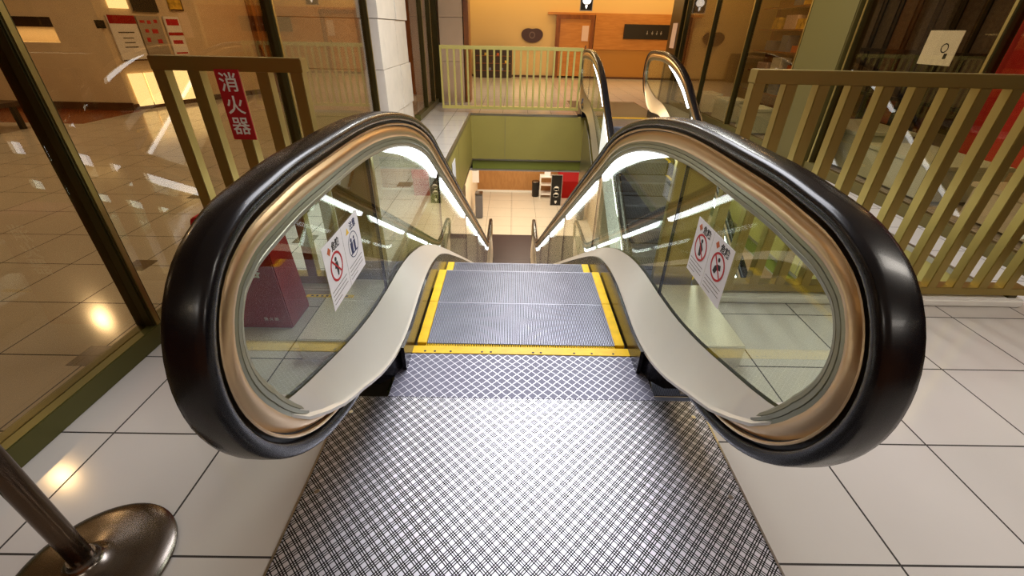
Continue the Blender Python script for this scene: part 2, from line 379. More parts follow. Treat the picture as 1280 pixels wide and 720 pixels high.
def balustrade(s):
    xc = s*W
    B = E_(empty('balustrade', (0, 0, 0), esc))
    sub(sweep(hr_sec, 0, NP, xc), 'handrail', M['rubber'], B, smooth=True)
    sub(sweep([(-.020, -.034), (.020, -.034), (.020, -.062), (-.020, -.062)], 0, NP, xc), 'handrail_guide', M['dark'], B)
    sub(sweep([(-.036, -.050), (.036, -.050), (.037, -.0545), (.034, -.058), (-.034, -.058), (-.037, -.0545)], iA, iB, xc), 'guide_flange', M['champ'], B, smooth=True)
    prof = [(.016, -.058), (.020, -.066), (.027, -.074), (.0315, -.085), (.0325, -.096), (.030, -.106), (.026, -.112)]
    sub(sweep(prof+[(-x, d) for x, d in prof[::-1]], iA, iB, xc, thin=.62), 'rounded_profile', M['champ'], B, smooth=True)
    prof = [(.026, -.112), (.0265, -.122), (.0215, -.1235), (.0215, -.1265), (.0245, -.128), (.0235, -.140), (.018, -.142), (.018, -.145), (.020, -.147), (.017, -.158), (.010, -.166)]
    sub(sweep(prof+[(-x, d) for x, d in prof[::-1]], iA, iB, xc, thin=.62), 'glass_frame', M['frame'], B, smooth=False)
    glass_panels(s, xc, B)
    # under-rail light strips
    P165 = OFF(-.166)
    for a, b, tl in ((2.02, 3.36, 1), (3.55, 5.22, 0), (5.46, 7.12, 0), (7.36, 9.02, 0), (9.26, 10.6, 0)):
        n = 26; rings = []
        for k in range(n+1):
            u = k/n; y = a+(b-a)*u; zt = upper(y, -.164)
            e = min(1, (min(1, u/.5)**.6 if tl else math.sqrt(min(1, u/.05+.05))))*math.sqrt(min(1, (1-u)/.06+.03))
            h = .076*e*(.7+.3*min(1, u*1.5) if tl else 1)+.002
            rings.append([(xc-.009, y, zt-h), (xc+.009, y, zt-h), (xc+.009, y, zt), (xc-.009, y, zt)])
        sub(MB().loft(rings), 'light_strip', M['strip'], B)
    # inner deck, outer deck
    def deckmb(sgn, xo=None):
        rings = []
        for y, xi, zi, zg in FD:
            w = (W-xi)
            x1 = W-sgn*.009; x0 = W-sgn*w
            rings.append([(s*x1, y, zg), (s*(x0+sgn*.012), y, zi+.010), (s*x0, y, zi), (s*x0, y, zi-.012), (s*(x0+sgn*.02), y, zi-.012), (s*x1, y, zg-.045)])
        return MB().loft(rings)
    sub(deckmb(1), 'inner_deck', M['deck'], B, smooth=True)
    sub(deckmb(-1), 'outer_deck', M['outdeck'], B, smooth=True)
    # seam bands across the inner deck
    # skirt panel
    rings = []
    for y, xi, zi, zg in FD:
        if y < 1.52 or y > 11.66: continue
        zb = -.35 if y < 2.6 else (nosing(y)-.35 if y < 10.7 else -5.0)
        rings.append([(s*.553, y, zb), (s*.572, y, zb), (s*.572, y, zi-.004), (s*.553, y, zi-.004)])
    sub(MB().loft(rings), 'skirt_panel', M['skirt'], B)
    # newel plinth where the handrail dives in, at both ends
    for m in (0, 1):
        pl = [(.553, 1.76, .12), (.556, 1.66, .12), (.60, 1.53, .135), (.66, 1.475, .30), (.72, 1.475, .30), (.742, 1.50, .20), (.742, 1.76, .19)]
        v = []
        for x, y, z in pl:
            Y = 13.18-y if m else y; Z = -4.65 if m else 0
            v.append((s*x, Y, Z+.0))
        for x, y, z in pl:
            Y = 13.18-y if m else y; Z = -4.65 if m else 0
            v.append((s*x, Y, Z+z))
        n = len(pl)
        sub(MB().add(v, [tuple(range(n))]+[(i, (i+1) % n, n+(i+1) % n, n+i) for i in range(n)]+[(n, n+1, n+2, n+6), (n+2, n+3, n+6), (n+3, n+4, n+5, n+6)]), 'newel_plinth', M['skirt'], B)
    # outside cladding of the truss on the slope
    pts = [(2.36, .05), (2.9, -.1), (9.9, nosing(9.9)+.05), (10.7, -4.42), (11.7, -4.5), (11.7, -4.64), (9.9, -4.64), (2.36, -1.35)]
    sub(MB().prism(pts, s*.76, s*.775, 'x'), 'truss_cladding', M['truss'], B)
    return B
for s in (-1, 1): balustrade(s)

# steps
def cleat_strip(mb, x0, x1, n, y0, y1, z, depth=.010):
    # ribbed top profile in x, extruded along y
    p = (x1-x0)/n; prof = []
    for i in range(n):
        a = x0+i*p
        prof += [(a, z-depth), (a+p*.42, z-depth), (a+p*.47, z), (a+p*.94, z), (a+p, z-depth)]
    vs = [(x, y0, q) for x, q in prof]+[(x, y1, q) for x, q in prof]; n_ = len(prof)
    fs = []; mi = []
    for i in range(n_-1):
        fs.append((i, i+1, n_+i+1, n_+i)); mi.append(1 if prof[i][1] < z-1e-6 and prof[i+1][1] < z-1e-6 else 0)
    o = len(mb.v); mb.v += vs; mb.f += [tuple(k+o for k in f) for f in fs]; mb.mi += mi
def step_mesh():
    mb = MB(); cleat_strip(mb, -.495, .495, 108, 0, .398, 0)
    mb.box(-.495, .495, .390, .3985, -.03, -.0012)
    mb.mat(1).box(-.5, .5, 0.0, .392, -.03, -.0101)
    # riser with ribs (rear, curved down)
    mb.mat(0)
    n = 54
    for i in range(n):
        x = -.49+i*.98/n
        mb.box(x, x+.009, .385, .392, -.22, -.012)
    mb.mat(1).box(-.5, .5, .37, .385, -.24, -.03)
    return mb
step_src = None
ys = [(1.785, 0, .4), (2.185, 0, .40)]+[(2.585+.4*k, -.15-.231*k, .4) for k in range(20)]+[(10.585, -4.65, .4), (10.99, -4.65, .4)]
sm = step_mesh().build('step', [M['alu'], M['gro']], esc)
yl = MB().box(-.545, -.496, 0, .398, -.03, .003).build('yellow_edge', M['yellow'], sm, bevel=.002)
yr = MB().box(.496, .545, 0, .398, -.03, .003).build('yellow_edge', M['yellow'], sm, bevel=.002)
first = True
for y, z, L in ys:
    o = sm if first else copy_tree(sm, esc)
    first = False
    o.location = (0, y, z)
# comb plates and landing plates
def landing(m):
    def Y(y): return 13.18-y if m else y
    Z = -4.65 if m else 0
    def b(name, mat, x0, x1, y0, y1, z0, z1, **k):
        a, c = sorted((Y(y0), Y(y1))); return ep(MB().box(x0, x1, a, c, Z+z0, Z+z1), name, mat, **k)
    mb = MB(); a, c = sorted((Y(1.695), Y(1.752))); mb.box(-.566, .566, a, c, Z-.02, Z+.008)
    n = 108
    for i in range(n):
        x = -.495+(i+.16)*.99/n; w = .0026
        ya, yb = Y(1.750), Y(1.782)
        v = [(x-w, ya, Z-.01), (x+w, ya, Z-.01), (x+w, ya, Z+.008), (x-w, ya, Z+.008), (x-w*.5, yb, Z-.008), (x+w*.5, yb, Z-.008), (x+w*.5, yb, Z-.002), (x-w*.5, yb, Z-.002)]
        mb.add(v, [(0, 1, 2, 3), (4, 5, 6, 7), (0, 1, 5, 4), (3, 2, 6, 7), (0, 3, 7, 4), (1, 2, 6, 5)])
    cp = ep(mb, 'comb_plate', M['yellow'])
    if not m:
        for x in (-.49, -.44, -.36, -.20, -.155, .06, .10, .27, .36, .47): MB().cyl(x, 1.709, .008, .009, .006, n=10).build('screw', M['dark'], cp)
    d = M['darkplate']
    b('floor_plate', M['plate2'] if not m else d, -.60, .60, 1.395, 1.694, -.02, .004)
    fp = b('floor_plate', M['plate'] if not m else d, -.780, .780, -.45, 1.392, -.02, .004)
    if not m:
        for x, y, in ((-.735, .93), (.735, .93), (-.735, .2), (.735, .2), (-.735, 1.3), (.735, 1.3)):
            MB().cyl(x, y, .004, .006, .009, n=16).build('screw', M['polish'], fp)
    for s in (-1, 1):
        x0, x1 = sorted((s*.781, s*.789)); b('edge_trim', M['polish'], x0, x1, -.45, 1.47, -.02, .007)
    return
landing(0); landing(1)
# copy the whole machine for the neighbouring escalator (rotated half a turn about its own vertical axis)
bpy.context.view_layer.update()
esc2 = copy_tree(esc)
esc2.rotation_euler = (0, 0, PI); esc2.location = (2.0, 10.47, 0)
tag(esc, 'descending escalator in front with black looping handrails, yellow comb and hatched metal landing plate', 'escalator')
tag(esc2, 'second escalator at back right rising past the far railing, steps seen through glass', 'escalator')
# its slope panes towards the opening: brightness painted in as white glow
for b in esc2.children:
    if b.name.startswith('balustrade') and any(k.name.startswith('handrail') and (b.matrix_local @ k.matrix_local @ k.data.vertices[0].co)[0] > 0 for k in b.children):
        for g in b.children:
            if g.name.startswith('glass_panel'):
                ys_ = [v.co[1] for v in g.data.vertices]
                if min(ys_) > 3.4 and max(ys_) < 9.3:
                    g.data = g.data.copy(); g.data.materials[0] = M['pane_glow']
for c in esc2.children:
    if c.name.startswith('floor_plate'):
        c.data = c.data.copy(); c.data.materials[0] = M['darkplate']
# shallow steel boxes beside the newels (with the side panel that closes the gap to the railing)
for s, nm in ((-1, 'left'), (1, 'right')):
    x0, x1 = sorted((s*.772, s*1.08))
    o = empty('side_casing', (s*.92, 1.95, 0))
    ob = bx('casing_body', M['deck'], x0-s*.92, x1-s*.92, 1.63-1.95, 2.215-1.95, 0, .13, o, bevel=.004)
    tag(o, f'low beige steel casing on the floor outside the {nm} glass balustrade', 'casing')
    if s < 0:
        t = empty('warning_tape', (-1.06, 2.02, .1306)); 
        bx('tape', M['yellow'], -.13, .13, -.014, .014, 0, .001, t)
        for k in range(8):
            bx('tape_mark', M['ink'], -.105+k*.027, -.092+k*.027, -.007, .007, .001, .0014, t)
        tag(t, 'yellow warning tape with small black marks on the left casing', 'tape')
    o = empty('end_panel', (s*.9, 2.28, 0))
    x0, x1 = sorted((s*.80-s*.9, s*1.04-s*.9))
    mb = MB(); mb.prism([(x0, 0.0), (x1, 0.0), (x1, .93 if s < 0 else .86), (x0, .86 if s < 0 else .93)], -.02, .02, 'y')
    mb.build('panel', M['wood_d'] if False else M['olive'], o, bevel=.003)
    tag(o, f'brown gold metal panel closing the gap between {nm} railing and escalator glass', 'panel')

# ------------------------------------------------------------------ floor, well, lower level
mb = MB()
WX0, WX1, WY0, WY1 = -.87, 3.12, 2.345, 8.93
def slab(x0, x1, y0, y1): mb.box(x0, x1, y0, y1, -.03, 0)
slab(-13, -.79, -5, WY0); slab(.79, 9, -5, WY0); slab(-.79, .79, -5, -.452)
slab(-.79, -.742, 1.47, WY0); slab(.742, .79, 1.47, WY0)
slab(-13, WX0, WY0, WY1); slab(WX1, 9, WY0, WY1)
slab(-13, 1.21, WY1, 18); slab(1.21, 2.79, 10.93, 18); slab(2.79, 9, WY1, 18)
struct(mb.build('floor', M['tile']))
mb = MB()
mb.box(WX0-.04, WX0, WY0, WY1+.04, -.87, -.03); mb.box(WX1, WX1+.04, WY0, WY1, -.87, -.03); mb.box(WX0, WX1, WY1, WY1+.04, -.87, -.03)
struct(mb.build('trim_1', M['olive_w']))
mb = MB()
mb.box(WX0-.09, WX0-.05, WY0, WY1+.04, -1.09, -.90); mb.box(WX1+.05, WX1+.09, WY0, WY1, -1.09, -.90); mb.box(WX0, WX1, WY1+.05, WY1+.09, -1.09, -.90)
struct(mb.build('trim_2', M['greenfloor']))
mb = MB()
mb.box(WX0-.06, WX0+.012, WY0, WY1+.012, -.90, -.87); mb.box(WX1-.012, WX1+.06, WY0, WY1, -.90, -.87); mb.box(WX0, WX1, WY1-.012, WY1+.06, -.90, -.87)
mb.box(WX0-.03, WX0+.006, WY0, WY1+.006, -.035, .006); mb.box(WX1-.006, WX1+.03, WY0, WY1, -.035, .006); mb.box(WX0, 1.21, WY1-.006, WY1+.03, -.035, .006)
for x in (-.20,): mb.box(x-.003, x+.003, WY1-.002, WY1, -.87, -.03)
for y in (4.2, 6.7): mb.box(WX0, WX0+.002, y-.003, y+.003, -.87, -.03); mb.box(WX1-.002, WX1, y-.003, y+.003, -.87, -.03)
struct(mb.build('trim_3', M['truss']))
struct(bx('floor_lower', M['tile_low'], -9, 9, -6, 20, -4.70, -4.65))
mb = MB(); mb.box(-9, WX0-.09, -6, 20, -1.14, -1.10); mb.box(WX1+.09, 9, -6, 20, -1.14, -1.10); mb.box(WX0-.09, WX1+.09, WY1+.09, 20, -1.14, -1.10); mb.box(WX0-.09, WX1+.09, -6, 1.4, -1.14, -1.10)
struct(mb.build('ceiling_lower', M['ceil']))
struct(bx('wall_lower_far', M['lowbrown'], -9, 9, 18.2, 18.3, -4.65, -1.14))
struct(bx('baseboard_lower_far', M['white'], -9, 9, 18.17, 18.2, -4.65, -4.57))
struct(bx('wall_lower_left', M['cream'], -1.62, -1.50, 13.3, 18.2, -4.65, -1.14))
struct(bx('wall_lower_right', M['cream'], 6.4, 6.5, -6, 18.2, -4.65, -1.14))
struct(bx('wall_lower_outer', M['cream'], -9, -8.9, -6, 18.2, -4.65, -1.14))
struct(bx('wall_lower_back', M['cream'], -9, 9, -6, -5.9, -4.65, -1.14))

# ------------------------------------------------------------------ railings
def railing(name, x0, x1, y, ztop, n, sp, label, xfirst, bw=.056, bd=.085, m=None, kerb=True):
    m = m or M['olive']
    o = empty(name, (x0, y, 0))
    L = x1-x0
    bx('top_rail', m, 0, L, -.0, .075, ztop-.06, ztop, o, bevel=.003)
    bx('bottom_rail', m, 0, L, .005, .085, .075, .125, o, bevel=.003)
    if kerb: bx('kerb', M['white'], 0, L, -.02, .09, 0, .055, o, bevel=.012)
    src = None
    for i in range(n):
        a = xfirst-x0+i*sp
        if a+bw > L+.001: break
        if src is None:
            src = bx('baluster', m, 0, bw, .005, .005+bd, .12, ztop-.058, o, bevel=.003)
            src.location = (a, 0, 0)
        else:
            c = src.copy(); COL.objects.link(c); c.parent = o; c.location = (a, 0, 0)
    if kerb:
        for a in (.03, L*.5, L-.09):
            bx('foot', M['olive_d'], a, a+.05, .01, .07, .0, .08, o)
    tag(o, label, 'railing'); return o
railing('metal_railing', -1.757, -1.052, 2.24, 1.285, 5, .1605, 'short left metal railing carrying the red vertical sign, olive gold balusters', -1.757, bd=.06)
railing('metal_railing', 1.075, 3.10, 2.24, 1.28, 14, .155, 'long olive gold metal railing on the right beside the escalator newel', 1.075, bd=.055)
railing('metal_railing', -1.42, 1.22, 8.97, 1.15, 22, .1235, 'far yellow olive railing across the back edge of the floor opening', -1.42, bw=.035, bd=.035, kerb=False, m=M['olive_far'])

# ------------------------------------------------------------------ shop windows
def window(name, x, y0, y1, posts, side, mat=None, kerb_h=.10, top=2.95, post_w=.055, label=None):
    o = empty(name, (x, y0, 0)); struct(o)
    e = side*.045
    bx('window_frame', M['framedark'] if mat is None else mat, -.05, .05, 0, y1-y0, 0, kerb_h, o, bevel=.004)
    bx('window_frame', M['olive_d'], -.04, .04, 0, y1-y0, top-.06, top, o)
    for p in posts:
        q = bx('mullion', M['olive_d'], -.045, .045, p-y0-post_w/2, p-y0+post_w/2, kerb_h, top-.06, o, bevel=.006)
        bx('mullion_strip', M['olive'], (-.05 if side < 0 else .045), (-.045 if side < 0 else .05), p-y0-.012, p-y0+.012, kerb_h, top-.06, q)
    ps = [y0]+[p for p in posts]+[y1]
    for a, b in zip(ps, ps[1:]):
        if b-a > .12: bx('pane', M['shopglass'], -.005, .005, a-y0+post_w/2, b-y0-post_w/2, kerb_h, top-.06, o)
    return o
window('window_1', -1.90, -2.5, 6.28, (-1.0, 1.78, 3.8, 6.22), 1)
window('window_2', -1.72, 8.02, 10.2, (8.9, 9.75), 1)
window('window_3', 3.60, -2.5, 5.35, (1.2, 3.72, 5.30), -1, mat=M['greenp'])
window('window_4', 3.60, 6.2, 10.75, (6.26, 7.75, 9.2, 10.7), -1, mat=M['greenp'])
struct(bx('trim_4', M['greenp'], 3.52, 3.72, 5.36, 6.19, 0, 2.95, bevel=.01))
struct(bx('trim_5', M['olive_d'], 3.50, 3.75, 10.8, 11.5, 0, 2.95, bevel=.01))
pn = bx('notice', M['pink'], 3.492, 3.499, 10.95, 11.25, 1.12, 1.6); tag(pn, 'pale pink notice paper stuck on the far right olive column', 'notice')
# stone pillar
def stone_block():
    mb = MB(); x0, x1, y0, y1 = -3.1, -1.78, 6.36, 7.98
    for z0, z1, d in ((0, .33, 0), (.335, .92, .012), (.925, 1.5, .0), (1.505, 2.1, .016), (2.105, 2.95, .004)):
        mb.box(x0-d, x1+d, y0-d, y0+.92, z0, z1); mb.box(x0-d, x1+d*1.6, y0+.925, y1+d, z0-.0, z1)
    return mb
struct(stone_block().build('wall_pillar', M['stone'], bevel=.003))
mb = MB(); mb.box(-1.60, -1.12, 10.35, 10.9, 0, .8); mb.box(-1.60, -1.12, 10.35, 10.9, .806, 1.6); mb.box(-1.60, -1.12, 10.35, 10.9, 1.606, 2.95)
struct(mb.build('wall_pillar_far', pmat('pink_stone', (205, 176, 146), .5, var=.05)))
struct(bx('trim_6', M['olive_d'], -1.74, -1.62, 10.25, 10.5, 0, 2.95))
struct(bx('trim_7', M['wood_d'], -1.10, -1.0, 10.4, 10.9, 0, 2.95))

# ------------------------------------------------------------------ far hall
struct(bx('wall_far', M['gold'], -4, 9, 16.7, 16.85, 0, 3.0))
mb = MB(); mb.box(2.62, 9, 16.60, 16.7, .88, 1.92); mb.box(1.05, 2.62, 16.60, 16.7, 1.86, 1.92)
struct(mb.build('trim_8', M['wood']))
struct(bx('trim_9', pmat('low_wood', (176, 122, 52), .35), 2.62, 9, 16.62, 16.7, .05, .87))
struct(bx('baseboard_far', M['brown'], -4, 9, 16.58, 16.62, 0, .06))
d = struct(empty('door_1', (1.95, 16.6, 0)))
bx('door_leaf', M['wood'], -.48, .52, -.02, .03, .02, 1.74, d)
bx('door_frame', M['wood_d'], -.62, -.48, -.05, .05, 0, 1.86, d); bx('door_frame', M['wood_d'], .52, .64, -.05, .05, 0, 1.86, d); bx('door_frame', M['wood_d'], -.48, .52, -.05, .05, 1.74, 1.86, d)
bx('door_handle', M['polish'], .40, .43, -.07, -.03, .85, 1.0, d)
pn = bx('notice', M['pink'], 2.20, 2.42, 16.565, 16.575, 1.12, 1.56); tag(pn, 'pale notice sheet hung on the wooden door', 'notice')
# dark heart shaped emblem
hp = []
for i in range(40):
    a = 2*PI*i/40; r = 1-.20*math.exp(-((a-PI/2)/.35)**2)
    hp.append((.36*math.cos(a)*r*(1.0+.10*math.sin(a)), .225*math.sin(a)*r))
em = empty('wall_emblem', (.56, 16.66, 1.26))
mb = MB(); poly_on(mb, hp, (0, 0, 0), (1, 0, 0), (0, 0, 1), h=.03); mb.build('emblem_plate', pmat('emblem_brown', (70, 40, 34), .4), em)
mb = MB(); ring_on(mb, .07, .10, (0, 0), (0, -.032, 0), (1, 0, 0), (0, 0, 1), .006); mb.build('emblem_ring', pmat('emblem_grey', (120, 96, 88), .4), em)
tag(em, 'dark brown heart shaped emblem on the far golden wall', 'emblem')
# long black sign
sg = empty('wall_sign', (4.35, 16.57, 1.42))
bx('sign_board', M['black'], -.76, .9, -.03, .03, -.21, .21, sg)
for k, xx in enumerate((-.02, .15, .30, .44)):
    MB().box(xx, xx+.05, -.034, -.03, -.05, -.03+.02*(k % 2)).box(xx+.02, xx+.035, -.034, -.03, -.08, .03).build('sign_mark', M['greyframe'], sg)
tag(sg, 'long black wall sign with small pale marks on orange wood wall', 'sign')
# dark display cabinet
cb = empty('display_cabinet', (-.72, 16.35, 0))
bx('cabinet_body', M['tray'], -.62, .62, -.2, .2, 0, .86, cb, bevel=.01)
for k in range(3): bx('shelf', M['wood_d'], -.58, .58, -.23, -.19, .2+.22*k, .22+.22*k, cb)
tag(cb, 'dark low display cabinet behind the far railing', 'cabinet')
random.seed(3)
for k in range(9):
    it = bx('display_item', M[random.choice(('orange', 'tray', 'yellowpic', 'bluegrey'))], -1.28+k*.135, -1.20+k*.135, 16.14, 16.19, .24+.22*(k % 3)-.018, .30+.22*(k % 3))
    tag(it, 'small item on a shelf front of the dark display cabinet', 'goods', 'items on the dark display cabinet')
# overhead hanging guide sign and its twin downstairs
def guide_sign(name, loc, w, h, label, legs, glow=False):
    o = empty(name, loc)
    bx('sign_frame', M['greyframe'], -w/2, w/2, -.02, .02, 0, h, o)
    bx('sign_face', M['black'], -w/2+.02, w/2-.02, -.026, -.02, .02, h-.02, o)
    mb = MB(); X, Z = (1, 0, 0), (0, 0, 1)
    m = screen = M['screenglow'] if glow else M['white']
    if h/w > 2:
        for cz, q in ((.66*h-.12, .13), (.40*h-.05, .13)):
            ring_on(mb, 0.0005, q*w*1.7, (0, cz), (0, -.0265, 0), X, Z, .002)
            poly_on(mb, [(-.20*w, cz-.16*w), (.20*w, cz-.16*w), (.26*w, cz+.02), (-.26*w, cz+.02)], (0, -.0265, 0), X, Z, .002)
        poly_on(mb, [(-.10*w, .17*h), (.10*w, .17*h), (.10*w, .12*h), (0, .06*h), (-.10*w, .12*h)], (0, -.0265, 0), X, Z, .002)
    else:
        ring_on(mb, .0005, .24*w, (-.08*w, .50*h), (0, -.0265, 0), X, Z, .002); ring_on(mb, .0005, .24*w, (.10*w, .50*h), (0, -.0285, 0), X, Z, .002)
        poly_on(mb, [(-.08*w, .3*h), (.08*w, .3*h), (.08*w, .2*h), (0, .1*h), (-.08*w, .2*h)], (0, -.0265, 0), X, Z, .002)
    mb.build('sign_symbol', m, o)
    if legs: bx('sign_pole', M['greyframe'], -.015, .015, 0, .02, h, h+legs, o)
    tag(o, label, 'sign'); return o
guide_sign('guide_sign', (1.99, 14.6, 1.90), .36, .5, 'small black sign with white symbol hanging above the wooden door', .6, True)
guide_sign('guide_sign', (1.74, 16.6, -4.65), .44, 1.25, 'tall black board with white symbols standing on the lower floor', 0)

# ------------------------------------------------------------------ lower floor things
o = empty('waste_bin', (-1.22, 15.2, -4.65)); bx('bin_body', M['bin'], -.13, .13, -.15, .15, .02, .9, o, bevel=.02); bx('bin_lid', M['steel'], -.135, .135, -.155, .155, .9, .96, o, bevel=.01)
tag(o, 'grey metal waste bin by the pale wall on the lower floor', 'bin')
o = empty('wall_poster', (-1.42, 15.9, -3.45)); bx('poster_board', M['paper'], -.12, .16, -.01, .01, -.1, 1.0, o); bx('poster_print', M['slate'], -.08, .1, -.014, -.01, .35, .5, o)
tag(o, 'white upright poster at the corner above the grey bin downstairs', 'poster')
o = empty('waste_bin', (.98, 17.7, -4.65)); MB().cyl(0, 0, 0, .62, .14, .16).build('bin_body', M['black'], o, smooth=True); MB().cyl(0, 0, .62, .66, .165, .15).build('bin_rim', M['steel'], o)
tag(o, 'small black waste bin beside the white side table downstairs', 'bin')
o = empty('side_table', (1.42, 17.6, -4.65))
bx('table_top', M['white'], -.28, .28, -.2, .2, .88, .92, o); bx('shelf', M['white'], -.24, .24, -.18, .18, .55, .57, o); bx('shelf', M['white'], -.24, .24, -.18, .18, .15, .17, o)
for a in (-.26, .26):
    for b in (-.18, .18): bx('leg', M['white'], a-.018, a+.018, b-.018, b+.018, 0, .88, o)
tag(o, 'white open shelf side table against the brown lower wall', 'table')
o = bx('paper_stack', M['paper'], 1.32, 1.56, 17.48, 17.7, -3.73, -3.52); tag(o, 'stack of white papers on the white side table', 'papers')
o = empty('red_cabinet', (2.3, 17.8, -4.65)); bx('cabinet_body', M['darkred'], -.36, .5, -.3, .3, 0, .72, o); bx('cabinet_top', M['red'], -.38, .52, -.32, .32, .72, 1.1, o)
tag(o, 'red cabinet with darker red base against lower wall', 'cabinet')
o = empty('wall_notice', (-.862, 5.95, -.63)); bx('notice_sheet', M['paper'], 0, .006, -.14, .17, 0, .48, o); bx('notice_print', M['slate'], .006, .008, -.09, .11, .2, .24, o)
tag(o, 'white notice sheet fixed to the green side wall of the floor opening', 'notice')
o = empty('leaflet', (3.108, 3.62, -.62)); bx('leaflet_sheet', M['paper'], 0, .006, -.11, .11, 0, .42, o); bx('leaflet_band', M['redink'], -.002, 0, -.11, .11, .10, .16, o); bx('leaflet_text', M['ink'], -.002, 0, -.03, .03, .22, .36, o)
tag(o, 'white leaflet with red band on the right green wall below the railing', 'leaflet')

# ------------------------------------------------------------------ foreground things
def kanji(par, chars, size, mat, x, y, zs, bold=.004):
    for c, z in zip(chars, zs): text('character', c, size, mat, par, (x, y, z), (1, 0, 0), (0, 0, 1), bold=bold)
o = empty('fire_extinguisher_sign', (-1.403, 2.232, .92))
bx('sign_plate', M['red'], -.056, .056, -.004, .004, 0, .315, o)
kanji(o, '消火器', .088, M['white'], 0, -.006, (.255, .155, .06), bold=.0009)
tag(o, 'red vertical sign with three white characters hanging on the left railing', 'sign')
o = empty('fire_extinguisher_box', (-1.43, 2.0, 0))
mb = MB(); r = lambda w, d, z: [(-w, -d, z), (w, -d, z), (w, d, z), (-w, d, z)]
mb.loft([r(.19, .11, 0), r(.192, .112, .02), r(.165, .095, .60), r(.155, .088, .625)])
b_ = mb.build('box_body', M['darkred'], o, bevel=.006)
for c, z in zip('消火器', (.53, .44, .35)): text('character', c, .095, M['white'], o, (.055, -.107+.00, z), (1, 0, 0), (0, -.03, 1), bold=.002)
for k, c in enumerate('消火器'): text('small_character', c, .022, M['pink'], o, (.06+k*.028, -.111, .06), (1, 0, 0), (0, -.03, 1), bold=.0004)
tag(o, 'dark red floor box with white characters behind the left glass', 'extinguisher box')
o = empty('barrier_post', (-1.30, .665, 0))
MB().lathe(0, 0, [(.0, .0), (.205, 0), (.21, .006), (.209, .014), (.20, .021), (.17, .029), (.12, .038), (.07, .047), (.045, .056), (.036, .066), (.034, .085), (0, .085)], 64).build('base', M['steel'], o, smooth=True)
MB().lathe(0, 0, [(0, .08), (.0275, .08), (.0275, .95), (.033, .955), (.033, 1.02), (.02, 1.03), (0, 1.03)], 32).build('pole', pmat('dark_pole', (92, 76, 62), .22, 1.), o, smooth=True)
tag(o, 'metal barrier post with domed round base in the lower left corner', 'post')

# notices on the glass
def notice(xg, s, ya, yb, z0, z1, kind, label):
    # s=-1: left glass read along +y; s=+1: right glass read along -y
    X = (0, 1, 0) if s < 0 else (0, -1, 0); Z = (0, 0, 1)
    o = empty('safety_notice', (xg, (ya+yb)/2, z0)); w = abs(yb-ya); h = z1-z0
    mb = MB(); poly_on(mb, [(-w/2, 0), (w/2, 0), (w/2, h), (-w/2, h)], (0, 0, 0), X, Z, .0012); mb.build('sheet', M['paper'], o)
    n = (-s)*.0014
    c = (0, h*.56)
    if kind == 'caution':
        text('heading', '注意', .033, M['navy'], o, (n, X[1]*.020, h*.865), X, Z, bold=.0004)
        mb = MB(); poly_on(mb, [(-.052, h*.80), (-.022, h*.80), (-.037, h*.90)], (n, 0, 0), X, Z, .0004); mb.build('warning_triangle', M['yellow'], o)
        mb = MB()
        ring_on(mb, .0465, .0495, (0, h*.56), (n, 0, 0), X, Z, .0004)
        for dx, q in ((-.018, 1.), (.012, .8)):
            ring_on(mb, .0003, .008*q, (dx, h*.66), (n, 0, 0), X, Z, .0004, 14)
            poly_on(mb, [(dx-.010*q, h*.44), (dx+.010*q, h*.44), (dx+.012*q, h*.62), (dx-.012*q, h*.62)], (n, 0, 0), X, Z, .0004)
        poly_on(mb, [(-.038, h*.42), (.038, h*.42), (.038, h*.44), (-.038, h*.44)], (n, 0, 0), X, Z, .0004)
        mb.build('pictogram', M['navy'], o)
    else:
        text('heading', '危険', .033, M['ink'], o, (n, X[1]*.020, h*.865), X, Z, bold=.0006)
        mb = MB(); poly_on(mb, [(-.052, h*.865), (-.037, h*.80), (-.022, h*.865), (-.037, h*.93)], (n, 0, 0), X, Z, .0004); mb.build('warning_diamond', M['orange'], o)
        mb = MB(); ring_on(mb, .044, .052, c, (n, 0, 0), X, Z, .0005)
        q = .0035; e = .034
        poly_on(mb, [(-e-q, c[1]+e), (-e+q, c[1]+e+q*.6), (e+q, c[1]-e), (e-q, c[1]-e-q*.6)], (n, 0, 0), X, Z, .0007); mb.build('prohibition_ring', M['redink'], o)
        mb = MB()
        ring_on(mb, .0003, .008, (.0, c[1]+.026), (n, 0, 0), X, Z, .0004, 14)
        if kind == 'child': P = [(-.008, c[1]+.016), (.010, c[1]+.016), (.014, c[1]-.004), (.006, c[1]-.034), (-.002, c[1]-.034), (-.004, c[1]-.008), (-.016, c[1]-.002)]
        elif kind == 'lean': P = [(-.012, c[1]+.016), (.002, c[1]+.018), (.020, c[1]+.0), (.010, c[1]-.030), (-.006, c[1]-.034), (-.010, c[1]-.006)]
        else: P = [(-.026, c[1]-.026), (-.018, c[1]-.004), (-.004, c[1]+.008), (.020, c[1]+.014), (.026, c[1]-.004), (.004, c[1]-.010), (-.008, c[1]-.030)]
        poly_on(mb, P, (n, 0, 0), X, Z, .0004); mb.build('pictogram', M['ink'], o)
    mb = MB()
    for k in range(4):
        zz = h*(.27-.065*k); ww = (w*.40, w*.38, w*.40, w*.2)[k]
        poly_on(mb, [(-w*.42, zz), (-w*.42+ww*2, zz), (-w*.42+ww*2, zz+.002), (-w*.42, zz+.002)], (n, 0, 0), X, Z, .0004)
    mb.build('text_lines', M['slate'], o)
    tag(o, label, 'notice'); return o
notice(-.652, -1, 1.195, 1.365, .595, .825, 'child', 'white danger notice with red prohibition ring on left glass, nearer of that pair')
notice(-.652, -1, 1.368, 1.54, .595, .825, 'caution', 'white caution notice with blue figures on the left glass')
